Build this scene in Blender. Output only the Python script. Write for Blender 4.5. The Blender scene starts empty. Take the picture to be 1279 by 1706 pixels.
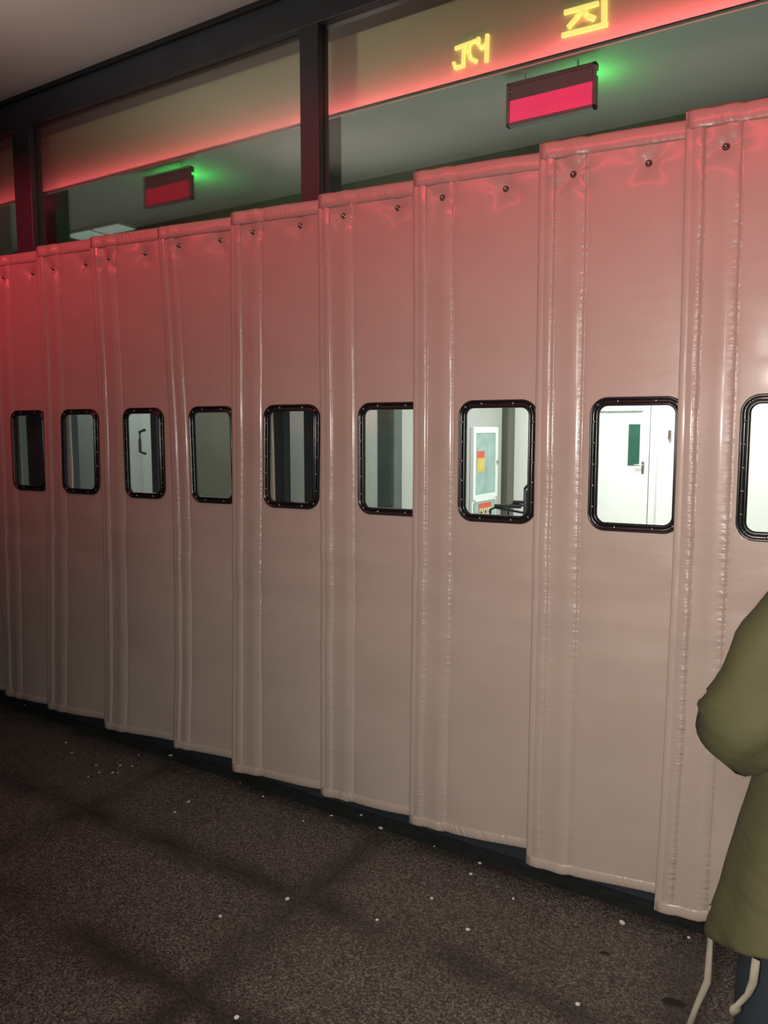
import bpy, bmesh, math, random
from mathutils import Vector, Matrix, noise
random.seed(7)
S = bpy.context.scene
COL = S.collection
PI = math.pi

# ------------------------------------------------------------------ camera, world, lights, exposure
FPX = 1281.0
cd = bpy.data.cameras.new('camera')
cam = bpy.data.objects.new('camera', cd)
COL.objects.link(cam)
cd.sensor_fit = 'VERTICAL'
cd.sensor_height = 36.0
cd.lens = FPX / 1706.0 * 36.0
cd.clip_start = 0.02
cam.location = (0, -2.35, 1.5)
cam.rotation_euler = (math.radians(90 - 6.1), 0, math.radians(32.3))
S.camera = cam

S.view_settings.view_transform = 'Standard'
S.view_settings.look = 'None'
S.view_settings.gamma = 1.0
S.view_settings.use_curve_mapping = False
S.view_settings.exposure = 0.0
S.cycles.use_denoising = True
S.cycles.transparent_max_bounces = 16
S.cycles.max_bounces = 8
S.cycles.sample_clamp_indirect = 4.0

w = bpy.data.worlds.new('night'); S.world = w
w.use_nodes = True
w.node_tree.nodes['Background'].inputs[0].default_value = (0.55, 0.6, 0.7, 1)
w.node_tree.nodes['Background'].inputs[1].default_value = 0.03

def aim(o, target):
    d = Vector(target) - o.location
    o.rotation_euler = d.to_track_quat('-Z', 'Y').to_euler()

def lamp(kind, name, loc, energy, color, target=None, size=None, size_y=None, radius=None, spot=None, blend=0.5):
    l = bpy.data.lights.new(name, kind); l.energy = energy; l.color = color
    if kind == 'AREA':
        l.shape = 'RECTANGLE'; l.size = size; l.size_y = size_y or size
    if radius is not None: l.shadow_soft_size = radius
    if spot: l.spot_size = math.radians(spot); l.spot_blend = blend
    o = bpy.data.objects.new(name, l); COL.objects.link(o); o.location = loc
    if target: aim(o, target)
    return o

# warm torch-like lamp held beside the photographer, and an added fill for the fascia
lamp('SPOT', 'hand_lamp', (-0.03, -2.40, 1.50), 146, (1.0, 0.95, 0.87), target=(-0.42, 0, 0.28), radius=0.04, spot=122, blend=1.0)
lamp('POINT', 'forecourt_lamp', (-0.10, -2.75, 2.00), 22, (0.97, 1.0, 0.86), radius=0.10)
lamp('SPOT', 'canopy_uplight', (-2.55, -1.45, 2.22), 36, (1.0, 0.87, 0.77), target=(-2.4, -0.95, 3.13), radius=0.08, spot=120, blend=0.8)  # added fill from below to brighten the soffit
# red message boards under the canopy: an added unseen beam cuts their light off above the transom
for k, (xa, xb, e) in enumerate(((-5.6, -3.4, 11), (-3.4, -1.4, 4.6), (-1.4, 1.2, 8.6))):
    l = lamp('AREA', 'red_message_board', ((xa + xb) / 2, -2.0, 3.04), e, (1.0, 0.048, 0.095), target=((xa + xb) / 2, 0, 2.65), size=xb - xa, size_y=0.025)
    l.data.spread = math.radians(88)
# added red area lights behind the transom glass, washing the foot of the fascia
for k, (xa, xb, e) in enumerate(((-6.5, -3.6, 1.1), (-3.6, -1.9, 1.0), (-1.9, -1.0, 0.55), (-1.0, 0.6, 1.6))):
    lamp('AREA', 'led_strip_light', ((xa + xb) / 2, 0.152, 2.704), e, (1.0, 0.10, 0.20), target=((xa + xb) / 2, 0.20, 2.745), size=xb - xa, size_y=0.006)
# lobby lighting
lamp('AREA', 'lobby_lamp_right', (-1.6, 4.6, 2.74), 125, (0.95, 1.0, 0.95), target=(-1.6, 4.6, 0), size=1.6, size_y=1.2)
lamp('AREA', 'lobby_lamp_left', (-5.5, 4.6, 2.74), 100, (0.9, 1.0, 0.92), target=(-5.5, 4.6, 0), size=2.5, size_y=1.0)
lamp('AREA', 'vestibule_lamp', (-4.2, 1.8, 2.70), 34, (0.9, 1.0, 0.92), target=(-4.2, 1.8, 0), size=5.5, size_y=0.4)

# ------------------------------------------------------------------ helpers
def tag(o, label=None, cat=None, group=None, kind=None):
    if label: o['label'] = label
    if cat: o['category'] = cat
    if group: o['group'] = group
    if kind: o['kind'] = kind
    return o

def empty(name, loc=(0, 0, 0), rz=0.0, **k):
    o = bpy.data.objects.new(name, None); COL.objects.link(o)
    o.empty_display_size = 0.1
    o.location = loc; o.rotation_euler = (0, 0, rz)
    return tag(o, **k)

def link(name, me, mat, parent=None, loc=None, smooth=False):
    o = bpy.data.objects.new(name, me); COL.objects.link(o)
    if mat is not None and not me.materials: me.materials.append(mat)
    if parent: o.parent = parent
    if loc: o.location = loc
    if smooth:
        me.polygons.foreach_set('use_smooth', [True] * len(me.polygons))
        me.update()
    return o

class MB:
    def __init__(s): s.bm = bmesh.new()
    def box(s, x0, y0, z0, x1, y1, z1, bev=0.0):
        r = bmesh.ops.create_cube(s.bm, size=1.0)
        vs = r['verts']
        for v in vs:
            v.co = Vector(((x0 + x1) / 2 + v.co.x * (x1 - x0), (y0 + y1) / 2 + v.co.y * (y1 - y0), (z0 + z1) / 2 + v.co.z * (z1 - z0)))
        if bev:
            es = list({e for v in vs for e in v.link_edges})
            bmesh.ops.bevel(s.bm, geom=es, offset=bev, segments=2, affect='EDGES', profile=0.5)
        return s
    def tube(s, pts, rad, n=10, flat=1.0, cap=True, up=None):
        pts = [Vector(p) for p in pts]
        if not hasattr(rad, '__len__'): rad = [rad] * len(pts)
        rings = []
        ref = Vector(up) if up else Vector((0.13, 0.31, 0.94))
        for i, p in enumerate(pts):
            a = pts[max(i - 1, 0)]; b = pts[min(i + 1, len(pts) - 1)]
            t = (b - a).normalized()
            u = t.cross(ref)
            if u.length < 1e-3: u = t.cross(Vector((1, 0, 0)))
            u.normalize(); v = t.cross(u)
            rings.append([s.bm.verts.new(p + rad[i] * (math.cos(2 * PI * k / n) * u + flat * math.sin(2 * PI * k / n) * v)) for k in range(n)])
        for a, b in zip(rings, rings[1:]):
            for k in range(n):
                s.bm.faces.new((a[k], a[(k + 1) % n], b[(k + 1) % n], b[k]))
        if cap:
            s.bm.faces.new(rings[0][::-1]); s.bm.faces.new(rings[-1])
        return s
    def loft(s, rings, cap0=True, cap1=True):
        R = [[s.bm.verts.new(p) for p in r] for r in rings]
        n = len(R[0])
        for a, b in zip(R, R[1:]):
            for k in range(n):
                s.bm.faces.new((a[k], a[(k + 1) % n], b[(k + 1) % n], b[k]))
        if cap0: s.bm.faces.new(R[0][::-1])
        if cap1: s.bm.faces.new(R[-1])
        return s
    def lathe(s, prof, n=14, axis='z', at=(0, 0, 0)):
        at = Vector(at); R = []
        for r, h in prof:
            ring = []
            for k in range(n):
                c, d = r * math.cos(2 * PI * k / n), r * math.sin(2 * PI * k / n)
                p = Vector((c, d, h)) if axis == 'z' else (Vector((c, -h, d)) if axis == '-y' else Vector((h, c, d)))
                ring.append(at + p)
            R.append(ring)
        return s.loft(R)
    def prism(s, poly, y0, y1):
        a = [s.bm.verts.new((p[0], y0, p[1])) for p in poly]
        b = [s.bm.verts.new((p[0], y1, p[1])) for p in poly]
        n = len(poly)
        s.bm.faces.new(a); s.bm.faces.new(b[::-1])
        for k in range(n): s.bm.faces.new((a[k], b[k], b[(k + 1) % n], a[(k + 1) % n]))
        return s
    def mesh(s, name):
        bmesh.ops.recalc_face_normals(s.bm, faces=s.bm.faces)
        me = bpy.data.meshes.new(name); s.bm.to_mesh(me); s.bm.free()
        return me
    def build(s, name, mat, parent=None, loc=None, smooth=False):
        return link(name, s.mesh(name), mat, parent, loc, smooth)

def grid_mesh(name, xs, zs, fn, keep=None, uvfn=None):
    """grid over (s, z); fn gives the position"""
    vs = [fn(a, b) for b in zs for a in xs]
    n = len(xs); fs = []
    for j in range(len(zs) - 1):
        for i in range(n - 1):
            if keep and not keep((xs[i] + xs[i + 1]) / 2, (zs[j] + zs[j + 1]) / 2): continue
            fs.append((j * n + i, j * n + i + 1, (j + 1) * n + i + 1, (j + 1) * n + i))
    me = bpy.data.meshes.new(name); me.from_pydata(vs, [], fs)
    uv = me.uv_layers.new(name='UVMap')
    st = [(a, b) for b in zs for a in xs]
    for l in me.loops: uv.data[l.index].uv = st[l.vertex_index]
    return me

# ------------------------------------------------------------------ materials
class NT:
    def __init__(s, name):
        s.m = bpy.data.materials.new(name); s.m.use_nodes = True
        s.t = s.m.node_tree; s.b = s.t.nodes['Principled BSDF']; s.out = s.t.nodes['Material Output']
    def n(s, typ, ins=None, **kw):
        nd = s.t.nodes.new(typ)
        for k, v in kw.items(): setattr(nd, k, v)
        for k, v in (ins or {}).items(): s.set(nd, k, v)
        return nd
    def set(s, nd, k, v):
        i = nd.inputs[k]
        if hasattr(v, 'is_output'): s.t.links.new(v, i)
        elif hasattr(v, 'outputs'): s.t.links.new(v.outputs[0], i)
        else: i.default_value = v
    def math(s, op, a, b=0.0, c=0.0):
        nd = s.n('ShaderNodeMath', operation=op)
        s.set(nd, 0, a); s.set(nd, 1, b); s.set(nd, 2, c)
        return nd.outputs[0]
    def ramp(s, f, stops):
        nd = s.n('ShaderNodeValToRGB'); s.set(nd, 0, f)
        e = nd.color_ramp.elements
        while len(e) < len(stops): e.new(0.5)
        for x, (p, c) in zip(e, stops): x.position = p; x.color = tuple(c) + (1,) if len(c) == 3 else c
        return nd.outputs[0]
    def noise(s, vec, scale, detail=2.0, rough=0.5):
        nd = s.n('ShaderNodeTexNoise'); s.set(nd, 'Vector', vec)
        nd.inputs['Scale'].default_value = scale; nd.inputs['Detail'].default_value = detail; nd.inputs['Roughness'].default_value = rough
        return nd.outputs['Fac']
    def mixc(s, f, a, b, mode='MIX'):
        nd = s.n('ShaderNodeMix', data_type='RGBA', blend_type=mode)
        s.set(nd, 0, f); s.set(nd, 6, a); s.set(nd, 7, b)
        return nd.outputs[2]

def C(r, g, b): return (r, g, b, 1.0)

def simple(name, col, rough=0.5, metal=0.0, var=0.12, scale=8.0, bump=0.0, bscale=60.0, spec=0.5, coat=0.0, emit=None, estr=0.0):
    t = NT(name)
    tc = t.n('ShaderNodeTexCoord').outputs['Object']
    nz = t.noise(tc, scale, 4.0)
    lo = tuple(max(c * (1 - var), 0) for c in col); hi = tuple(min(c * (1 + var), 1) for c in col)
    t.set(t.b, 'Base Color', t.ramp(nz, [(0.3, lo), (0.7, hi)]))
    t.set(t.b, 'Roughness', rough); t.set(t.b, 'Metallic', metal)
    t.set(t.b, 'Specular IOR Level', spec); t.set(t.b, 'Coat Weight', coat)
    if bump:
        bn = t.n('ShaderNodeBump', {'Strength': bump, 'Distance': 0.002, 'Height': t.noise(tc, bscale, 3.0)})
        t.set(t.b, 'Normal', bn)
    if emit:
        t.set(t.b, 'Emission Color', C(*emit)); t.set(t.b, 'Emission Strength', estr)
    return t.m

def pvc_material(name, base, seams=(0.048, 0.141)):
    t = NT(name)
    uv = t.n('ShaderNodeUVMap', uv_map='UVMap').outputs[0]
    sep = t.n('ShaderNodeSeparateXYZ', {0: uv})
    u, v = sep.outputs[0], sep.outputs[1]
    obj = t.n('ShaderNodeTexCoord').outputs['Object']
    # colour: faint cloudiness and grime
    nz = t.noise(obj, 3.0, 5.0, 0.6)
    col = t.ramp(nz, [(0.25, tuple(c * 0.92 for c in base)), (0.75, tuple(c * 1.06 for c in base))])
    t.set(t.b, 'Base Color', col)
    t.set(t.b, 'Roughness', t.math('ADD', 0.36, t.math('MULTIPLY', t.noise(obj, 11.0, 3.0), 0.14)))
    t.set(t.b, 'Specular IOR Level', 0.5)
    t.set(t.b, 'Coat Weight', 0.12); t.set(t.b, 'Coat Roughness', 0.14)
    # puckers gathered by the stitching
    h = None; gs = None
    amt = t.n('ShaderNodeAttribute', attribute_type='OBJECT', attribute_name='pucker').outputs['Fac']
    patch = t.ramp(t.noise(t.n('ShaderNodeCombineXYZ', {0: t.math('MULTIPLY', u, 3.0), 1: t.math('MULTIPLY', v, 2.6), 2: 5.0}), 1.0, 2.0), [(0.38, (0.25,) * 3), (0.58, (1.0,) * 3)])
    for k, ss in enumerate(seams):
        d = t.math('SUBTRACT', u, ss)
        wd = t.math('ADD', 0.0035, t.math('MULTIPLY', t.math('LESS_THAN', d, 0.0), 0.0125))
        dn = t.math('DIVIDE', d, wd)
        g = t.math('POWER', 2.718, t.math('MULTIPLY', t.math('MULTIPLY', dn, dn), -1.0))
        vec = t.n('ShaderNodeCombineXYZ', {0: t.math('MULTIPLY', u, 14.0), 1: t.math('MULTIPLY', v, 62.0), 2: 3.7 * k})
        p = t.math('MULTIPLY', t.math('MULTIPLY', t.noise(vec, 1.0, 2.0), t.math('MULTIPLY', patch, t.math('MULTIPLY', amt, 2.6))), g)
        gs = g if gs is None else t.math('ADD', gs, g)
        h = p if h is None else t.math('ADD', h, p)
    # broad soft creases, mostly level
    vec2 = t.n('ShaderNodeCombineXYZ', {0: t.math('MULTIPLY', u, 5.0), 1: t.math('MULTIPLY', v, 17.0), 2: 1.0})
    cr = t.math('MULTIPLY', t.noise(vec2, 1.0, 2.0, 0.45), 0.55)
    h = t.math('ADD', h, cr)
    t.set(t.b, 'Roughness', t.math('SUBTRACT', t.math('ADD', 0.36, t.math('MULTIPLY', t.noise(obj, 11.0, 3.0), 0.14)), t.math('MULTIPLY', gs, 0.17)))
    t.set(t.b, 'Coat Weight', t.math('ADD', 0.20, t.math('MULTIPLY', gs, 0.55)))
    b1 = t.n('ShaderNodeBump', {'Strength': 0.75, 'Distance': 0.005, 'Height': h})
    b2 = t.n('ShaderNodeBump', {'Strength': 0.08, 'Distance': 0.001, 'Height': t.noise(obj, 420.0, 2.0), 'Normal': b1})
    t.set(t.b, 'Normal', b2)
    return t.m

def hem_material(name, base):
    t = NT(name)
    uv = t.n('ShaderNodeUVMap', uv_map='UVMap').outputs[0]
    sep = t.n('ShaderNodeSeparateXYZ', {0: uv})
    u, v = sep.outputs[0], sep.outputs[1]
    t.set(t.b, 'Base Color', C(*base)); t.set(t.b, 'Roughness', 0.34)
    t.set(t.b, 'Coat Weight', 0.25); t.set(t.b, 'Coat Roughness', 0.15)
    geo = t.n('ShaderNodeNewGeometry').outputs['Position']
    vec = t.n('ShaderNodeCombineXYZ', {0: t.math('MULTIPLY', t.math('ADD', u, t.math('MULTIPLY', v, 0.45)), 75.0), 1: t.math('MULTIPLY', v, 12.0), 2: 0.0})
    amp = t.ramp(t.noise(geo, 2.2, 1.0), [(0.42, (0.15, 0.15, 0.15)), (0.62, (1, 1, 1))])
    h = t.math('MULTIPLY', t.noise(vec, 1.0, 1.0), amp)
    t.set(t.b, 'Normal', t.n('ShaderNodeBump', {'Strength': 0.9, 'Distance': 0.005, 'Height': h}))
    return t.m

def clear_material(name, tint, gloss=0.06, rough=0.03, bump=0.0, bscale=6.0, fres=True):
    t = NT(name)
    t.t.nodes.remove(t.b)
    tr = t.n('ShaderNodeBsdfTransparent', {0: C(*tint)})
    gl = t.n('ShaderNodeBsdfGlossy', {'Color': C(1, 1, 1), 'Roughness': rough})
    fr = t.n('ShaderNodeFresnel', {'IOR': 1.45})
    if bump:
        obj = t.n('ShaderNodeTexCoord').outputs['Object']
        bn = t.n('ShaderNodeBump', {'Strength': bump, 'Distance': 0.01, 'Height': t.noise(obj, bscale, 2.0, 0.4)})
        t.set(gl, 'Normal', bn); t.set(fr, 'Normal', bn)
    f = t.math('MINIMUM', t.math('ADD', t.math('MULTIPLY', fr.outputs[0], 1.0), gloss), 0.6)
    mx = t.n('ShaderNodeMixShader', {0: f, 1: tr, 2: gl})
    t.t.links.new(mx.outputs[0], t.out.inputs[0])
    return t.m

def floor_material(name, x0, px, y0, py):
    t = NT(name)
    pos = t.n('ShaderNodeNewGeometry').outputs['Position']
    sep = t.n('ShaderNodeSeparateXYZ', {0: pos})
    wob = t.math('MULTIPLY', t.math('SUBTRACT', t.noise(pos, 5.0, 3.0), 0.5), 0.09)
    def band(c, o, p, wid):
        a = t.math('ADD', t.math('SUBTRACT', c, o), wob)
        f = t.math('ABSOLUTE', t.math('SUBTRACT', t.math('FRACT', t.math('ADD', t.math('DIVIDE', a, p), 0.5)), 0.5))
        d = t.math('DIVIDE', t.math('MULTIPLY', f, p), wid)
        return t.math('POWER', 2.718, t.math('MULTIPLY', t.math('MULTIPLY', d, d), -1.0))
    st = t.math('MAXIMUM', band(sep.outputs[0], x0, px * 2, 0.075), band(sep.outputs[1], y0, py, 0.065))
    patch = t.ramp(t.noise(pos, 2.3, 3.0), [(0.33, (0.15,) * 3), (0.6, (1,) * 3)])
    st = t.math('MULTIPLY', st, patch)
    # terrazzo-like grain
    v1 = t.n('ShaderNodeTexVoronoi', {'Vector': pos, 'Scale': 210.0})
    grain = t.n('ShaderNodeSeparateColor', {0: v1.outputs['Color']}).outputs[0]
    col = t.ramp(grain, [(0.0, (0.030, 0.023, 0.020)), (0.30, (0.078, 0.062, 0.055)), (0.62, (0.125, 0.10, 0.086)), (0.88, (0.20, 0.163, 0.14)), (1.0, (0.28, 0.235, 0.205))])
    cl = t.ramp(t.noise(pos, 1.7, 5.0, 0.6), [(0.25, (0.72,) * 3), (0.75, (1.1,) * 3)])
    col = t.mixc(1.0, col, cl, 'MULTIPLY')
    col = t.mixc(t.math('MULTIPLY', st, 0.78), col, C(0.018, 0.013, 0.011))
    t.set(t.b, 'Base Color', col)
    t.set(t.b, 'Roughness', t.math('ADD', 0.36, t.math('MULTIPLY', t.noise(pos, 6.0, 3.0), 0.25)))
    t.set(t.b, 'Specular IOR Level', 0.45)
    t.set(t.b, 'Normal', t.n('ShaderNodeBump', {'Strength': 0.25, 'Distance': 0.001, 'Height': t.noise(pos, 300.0, 2.0)}))
    return t.m

PVC = (0.535, 0.42, 0.362)
M = {}
M['pvc'] = pvc_material('pvc_leatherette', PVC)
M['pvc_f'] = pvc_material('pvc_leatherette_narrow', PVC, (0.035, 0.09))
M['hem'] = hem_material('pvc_hem', PVC)
M['rubber'] = simple('black_gasket', (0.012, 0.012, 0.012), 0.22, spec=0.6, var=0.1)
M['rivet'] = simple('rivet_steel', (0.45, 0.45, 0.45), 0.3, 1.0)
M['bolt'] = simple('bolt_steel', (0.42, 0.36, 0.33), 0.25, 1.0)
M['vinyl'] = clear_material('clear_vinyl', (0.93, 0.96, 0.94), 0.015, 0.05, 0.5, 9.0)
M['glass'] = clear_material('transom_glass', (0.90, 0.95, 0.92), 0.0, 0.02)
M['steel'] = simple('dark_painted_steel', (0.031, 0.037, 0.043), 0.42, var=0.15)
M['black'] = simple('black_trim', (0.010, 0.010, 0.010), 0.6)
M['soffit'] = simple('soffit_paint', (0.50, 0.46, 0.44), 0.85, var=0.05, scale=2.0)
M['fascia'] = simple('fascia_paint', (0.74, 0.74, 0.46), 0.7, var=0.05, scale=2.0)
M['lobby_ceiling'] = simple('lobby_ceiling_paint', (0.70, 0.68, 0.68), 0.85, var=0.04, scale=2.0)
M['lobby_beam'] = simple('lobby_beam_paint', (0.10, 0.16, 0.11), 0.8, var=0.05)
M['white_wall'] = simple('white_wall_paint', (0.82, 0.84, 0.81), 0.8, var=0.03, scale=2.0)
M['grey_wall'] = simple('grey_wall_paint', (0.40, 0.405, 0.38), 0.7, var=0.05, scale=2.0)
M['olive_wall'] = simple('olive_grey_cladding', (0.26, 0.245, 0.20), 0.5, var=0.08, scale=3.0)
M['dark_olive'] = simple('dark_olive_paint', (0.12, 0.118, 0.095), 0.6, var=0.06)
M['green_steel'] = simple('green_grey_steel', (0.085, 0.11, 0.095), 0.4, var=0.12)
M['dark_panel'] = simple('dark_door_panel', (0.022, 0.023, 0.022), 0.4)
M['lobby_floor'] = simple('lobby_floor_stone', (0.50, 0.50, 0.47), 0.35, var=0.1, scale=5.0)
M['facade'] = simple('facade_cladding', (0.20, 0.19, 0.185), 0.6, var=0.1, scale=3.0)
M['floor'] = floor_material('granite_tile', -1.457, 0.5555, -0.02, 0.5)
M['grout'] = simple('grout', (0.11, 0.09, 0.08), 0.9, scale=40.0)
M['threshold'] = simple('dark_threshold_stone', (0.030, 0.032, 0.032), 0.5, var=0.3, scale=20.0)
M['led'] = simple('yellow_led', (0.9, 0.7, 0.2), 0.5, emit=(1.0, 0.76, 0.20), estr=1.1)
M['red_acrylic'] = simple('red_acrylic', (0.55, 0.02, 0.06), 0.15, var=0.15, scale=9.0, emit=(1.0, 0.05, 0.17), estr=0.6)  # reflected red light put into the acrylic as colour and glow
M['red_acrylic_dim'] = simple('dim_red_acrylic', (0.40, 0.02, 0.05), 0.15, var=0.15, scale=9.0, emit=(1.0, 0.04, 0.09), estr=0.2)  # weaker version of the same painted red reflection
M['sign_dark'] = simple('sign_dark_grey', (0.15, 0.135, 0.135), 0.35)
M['green_led'] = simple('green_led', (0.1, 0.8, 0.2), 0.4, emit=(0.05, 1.0, 0.15), estr=3.0)
M['diffuser'] = simple('lamp_diffuser', (0.8, 0.85, 0.8), 0.5, emit=(0.85, 1.0, 0.88), estr=0.32)
M['door_white'] = simple('white_door_paint', (0.84, 0.86, 0.84), 0.4, var=0.03)
M['slit'] = simple('dark_green_glass', (0.04, 0.12, 0.09), 0.1)
M['chrome'] = simple('brushed_chrome', (0.5, 0.5, 0.5), 0.3, 1.0)
M['cab_white'] = simple('cabinet_white', (0.78, 0.82, 0.80), 0.4, var=0.03)
M['cab_glass'] = simple('cabinet_teal_glass', (0.29, 0.42, 0.39), 0.12, var=0.15, scale=6.0)
M['notice_y'] = simple('yellow_paper', (0.62, 0.47, 0.10), 0.7)
M['notice_r'] = simple('red_paper', (0.65, 0.10, 0.06), 0.7)
M['cream'] = simple('cream_plate', (0.60, 0.55, 0.36), 0.6)
M['ink'] = simple('dark_ink', (0.03, 0.025, 0.02), 0.7)
M['vinyl_black'] = simple('black_upholstery', (0.018, 0.018, 0.02), 0.4)
M['tyre'] = simple('grey_tyre', (0.05, 0.05, 0.05), 0.7)
M['paper'] = simple('white_paper', (0.86, 0.84, 0.80), 0.7, var=0.05)
M['gum'] = simple('dark_dirt', (0.016, 0.012, 0.010), 0.7)
def cotton(name, col):
    t = NT(name)
    obj = t.n('ShaderNodeTexCoord').outputs['Object']
    t.set(t.b, 'Base Color', t.ramp(t.noise(obj, 5.0, 4.0), [(0.3, tuple(c * 0.86 for c in col)), (0.7, tuple(c * 1.14 for c in col))]))
    t.set(t.b, 'Roughness', 0.85)
    mp = t.n('ShaderNodeMapping', {0: obj}); mp.inputs['Rotation'].default_value = (0.5, 0.35, 0.2); mp.inputs['Scale'].default_value = (4.0, 4.0, 15.0)
    b1 = t.n('ShaderNodeBump', {'Strength': 0.8, 'Distance': 0.018, 'Height': t.noise(mp.outputs[0], 1.0, 2.0, 0.45)})
    b2 = t.n('ShaderNodeBump', {'Strength': 0.35, 'Distance': 0.002, 'Height': t.noise(obj, 260.0, 2.0), 'Normal': b1})
    t.set(t.b, 'Normal', b2)
    return t.m
M['coat'] = cotton('olive_cotton_coat', (0.066, 0.060, 0.022))
M['cord'] = simple('pale_cord', (0.22, 0.19, 0.145), 0.8, scale=40.0)
M['trousers'] = simple('navy_trousers', (0.012, 0.018, 0.024), 0.8, bump=0.3, bscale=200.0)
M['skin'] = simple('skin', (0.55, 0.36, 0.27), 0.5, var=0.08)
M['hair'] = simple('black_hair', (0.012, 0.010, 0.009), 0.6, bump=0.6, bscale=120.0)
M['shoe'] = simple('dark_shoe', (0.02, 0.018, 0.016), 0.4)
M['eye'] = simple('eye', (0.05, 0.03, 0.02), 0.1)

# ------------------------------------------------------------------ setting: floors
TX, TY, X0, Y0 = 0.5555, 0.5, -1.457, -0.02
fl = MB().box(-9.2, -8.5, -0.12, 4.0, Y0, -0.003).build('floor', M['grout'])
tag(fl, kind='structure')
tm = MB().box(0.001, 0.001, -0.012, TX - 0.001, TY - 0.001, 0, bev=0.0012).mesh('tile')
ix = 0
for i in range(-9, 6):
    for j in range(1, 11):
        link('tile', tm, M['floor'], fl, (X0 + i * TX, Y0 - j * TY, random.uniform(-0.0006, 0.0)))
rest = MB()
for i in range(-13, 10):
    for j in range(1, 17):
        if -9 <= i < 6 and j < 11: continue
        x, y = X0 + i * TX, Y0 - j * TY
        if x < -9.2 or x + TX > 4.0: continue
        rest.box(x + 0.001, y + 0.001, -0.012, x + TX - 0.001, y + TY - 0.001, -0.0004)
r = rest.build('far_tiles', M['floor'], fl); r['kind'] = 'stuff'
tag(MB().box(-9.2, Y0, -0.12, 4.0, 0.40, -0.002, bev=0.0).build('trim_1', M['threshold']), kind='structure')
tag(MB().box(-14.5, 0.40, -0.12, 4.0, 6.3, -0.002).build('floor.001', M['lobby_floor']), kind='structure')

# ------------------------------------------------------------------ setting: canopy, facade, entrance frame
tag(MB().box(-9.2, -2.5, 3.13, 4.0, 0.42, 3.40).build('ceiling', M['soffit']), kind='structure')
tag(MB().box(-9.2, -1.80, 3.012, 4.0, -1.74, 3.13).build('trim_13', M['soffit']), kind='structure')  # added out of view, shaped to cut off the red boards' light
tag(MB().box(-9.2, 0.06, -0.02, -4.15, 0.30, 3.13).build('wall_left', M['facade']), kind='structure')
tag(MB().box(0.48, 0.06, -0.02, 4.0, 0.30, 3.13).build('wall_right', M['facade']), kind='structure')

fr = empty('window_1', (-1.8, 0.08, 0), kind='structure')
def fpart(name, mb, mat): return mb.build(name, mat, fr, (1.8, -0.08, 0))
fpart('header', MB().box(-4.15, 0.05, 2.985, 0.48, 0.19, 3.11, bev=0.003), M['steel'])
fpart('header_trim', MB().box(-4.15, 0.035, 3.108, 0.48, 0.19, 3.13, bev=0.002), M['black'])  # black strip drawn for the shadow gap above the header
posts = [(-3.714, -3.575), (-1.892, -1.804), (-0.02, 0.10)]
for a, b in posts:
    fpart('post', MB().box(a, 0.05, 0.0, b, 0.115, 2.99, bev=0.004), M['steel'])
    fpart('inner_post', MB().box(a - 0.09, 0.245, 0.0, b - 0.095, 0.33, 2.78, bev=0.004), M['steel'])
fpart('curtain_rail', MB().box(-4.15, 0.042, 2.17, 0.48, 0.085, 2.31, bev=0.003), M['steel'])
fpart('bottom_rail', MB().box(-4.15, 0.06, 0.0, 0.48, 0.11, 0.22, bev=0.003), M['steel'])  # added to keep lobby light from leaking under the curtain
for a, b in ((-3.575, -3.50), (-2.790, -2.752), (-2.700, -2.660), (-2.105, -2.005)):
    fpart('door_stile', MB().box(a, 0.066, 0.0, b, 0.108, 2.19, bev=0.003), M['steel'])
fpart('pull_handle', MB().tube([(-2.83, 0.07, 1.50), (-2.838, 0.045, 1.49), (-2.832, 0.040, 1.45), (-2.838, 0.045, 1.40), (-2.83, 0.07, 1.39)], 0.007, 8), M['green_steel'])
edges = [-4.15] + [v for p in posts for v in p] + [0.48]
for a, b in zip(edges[0::2], edges[1::2]):
    fpart('glass_pane', MB().box(a, 0.078, 2.31, b, 0.084, 2.985), M['glass'])

fpart('led_strip', MB().box(-6.5, 0.145, 2.692, 0.6, 0.159, 2.697), M['steel'])  # added backing bar for the red wash lights
# fascia behind the transom glass and the lobby shell
tag(MB().box(-14.5, 0.20, 2.718, 4.0, 0.225, 3.13).build('trim_2', M['fascia']), kind='structure')
tag(MB().box(-14.5, 0.225, 2.78, 4.0, 6.3, 2.90).build('ceiling.001', M['lobby_ceiling']), kind='structure')
tag(MB().box(-14.5, 1.08, 2.50, 4.0, 1.30, 2.78).build('trim_3', M['lobby_beam']), kind='structure')
tag(MB().box(-14.5, 6.0, 0.0, 4.0, 6.2, 2.78).build('wall_back', M['white_wall']), kind='structure')
tag(MB().box(3.2, 0.4, 0.0, 3.4, 6.0, 2.78).build('wall_lobby_right', M['white_wall']), kind='structure')
tag(MB().box(-14.5, 0.4, 0.0, -14.3, 6.0, 2.78).build('wall_lobby_left', M['grey_wall']), kind='structure')
tag(MB().box(-3.85, 3.50, 0.0, -3.55, 5.77, 2.78, bev=0.01).build('wall_inner', M['grey_wall']), kind='structure')
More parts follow.
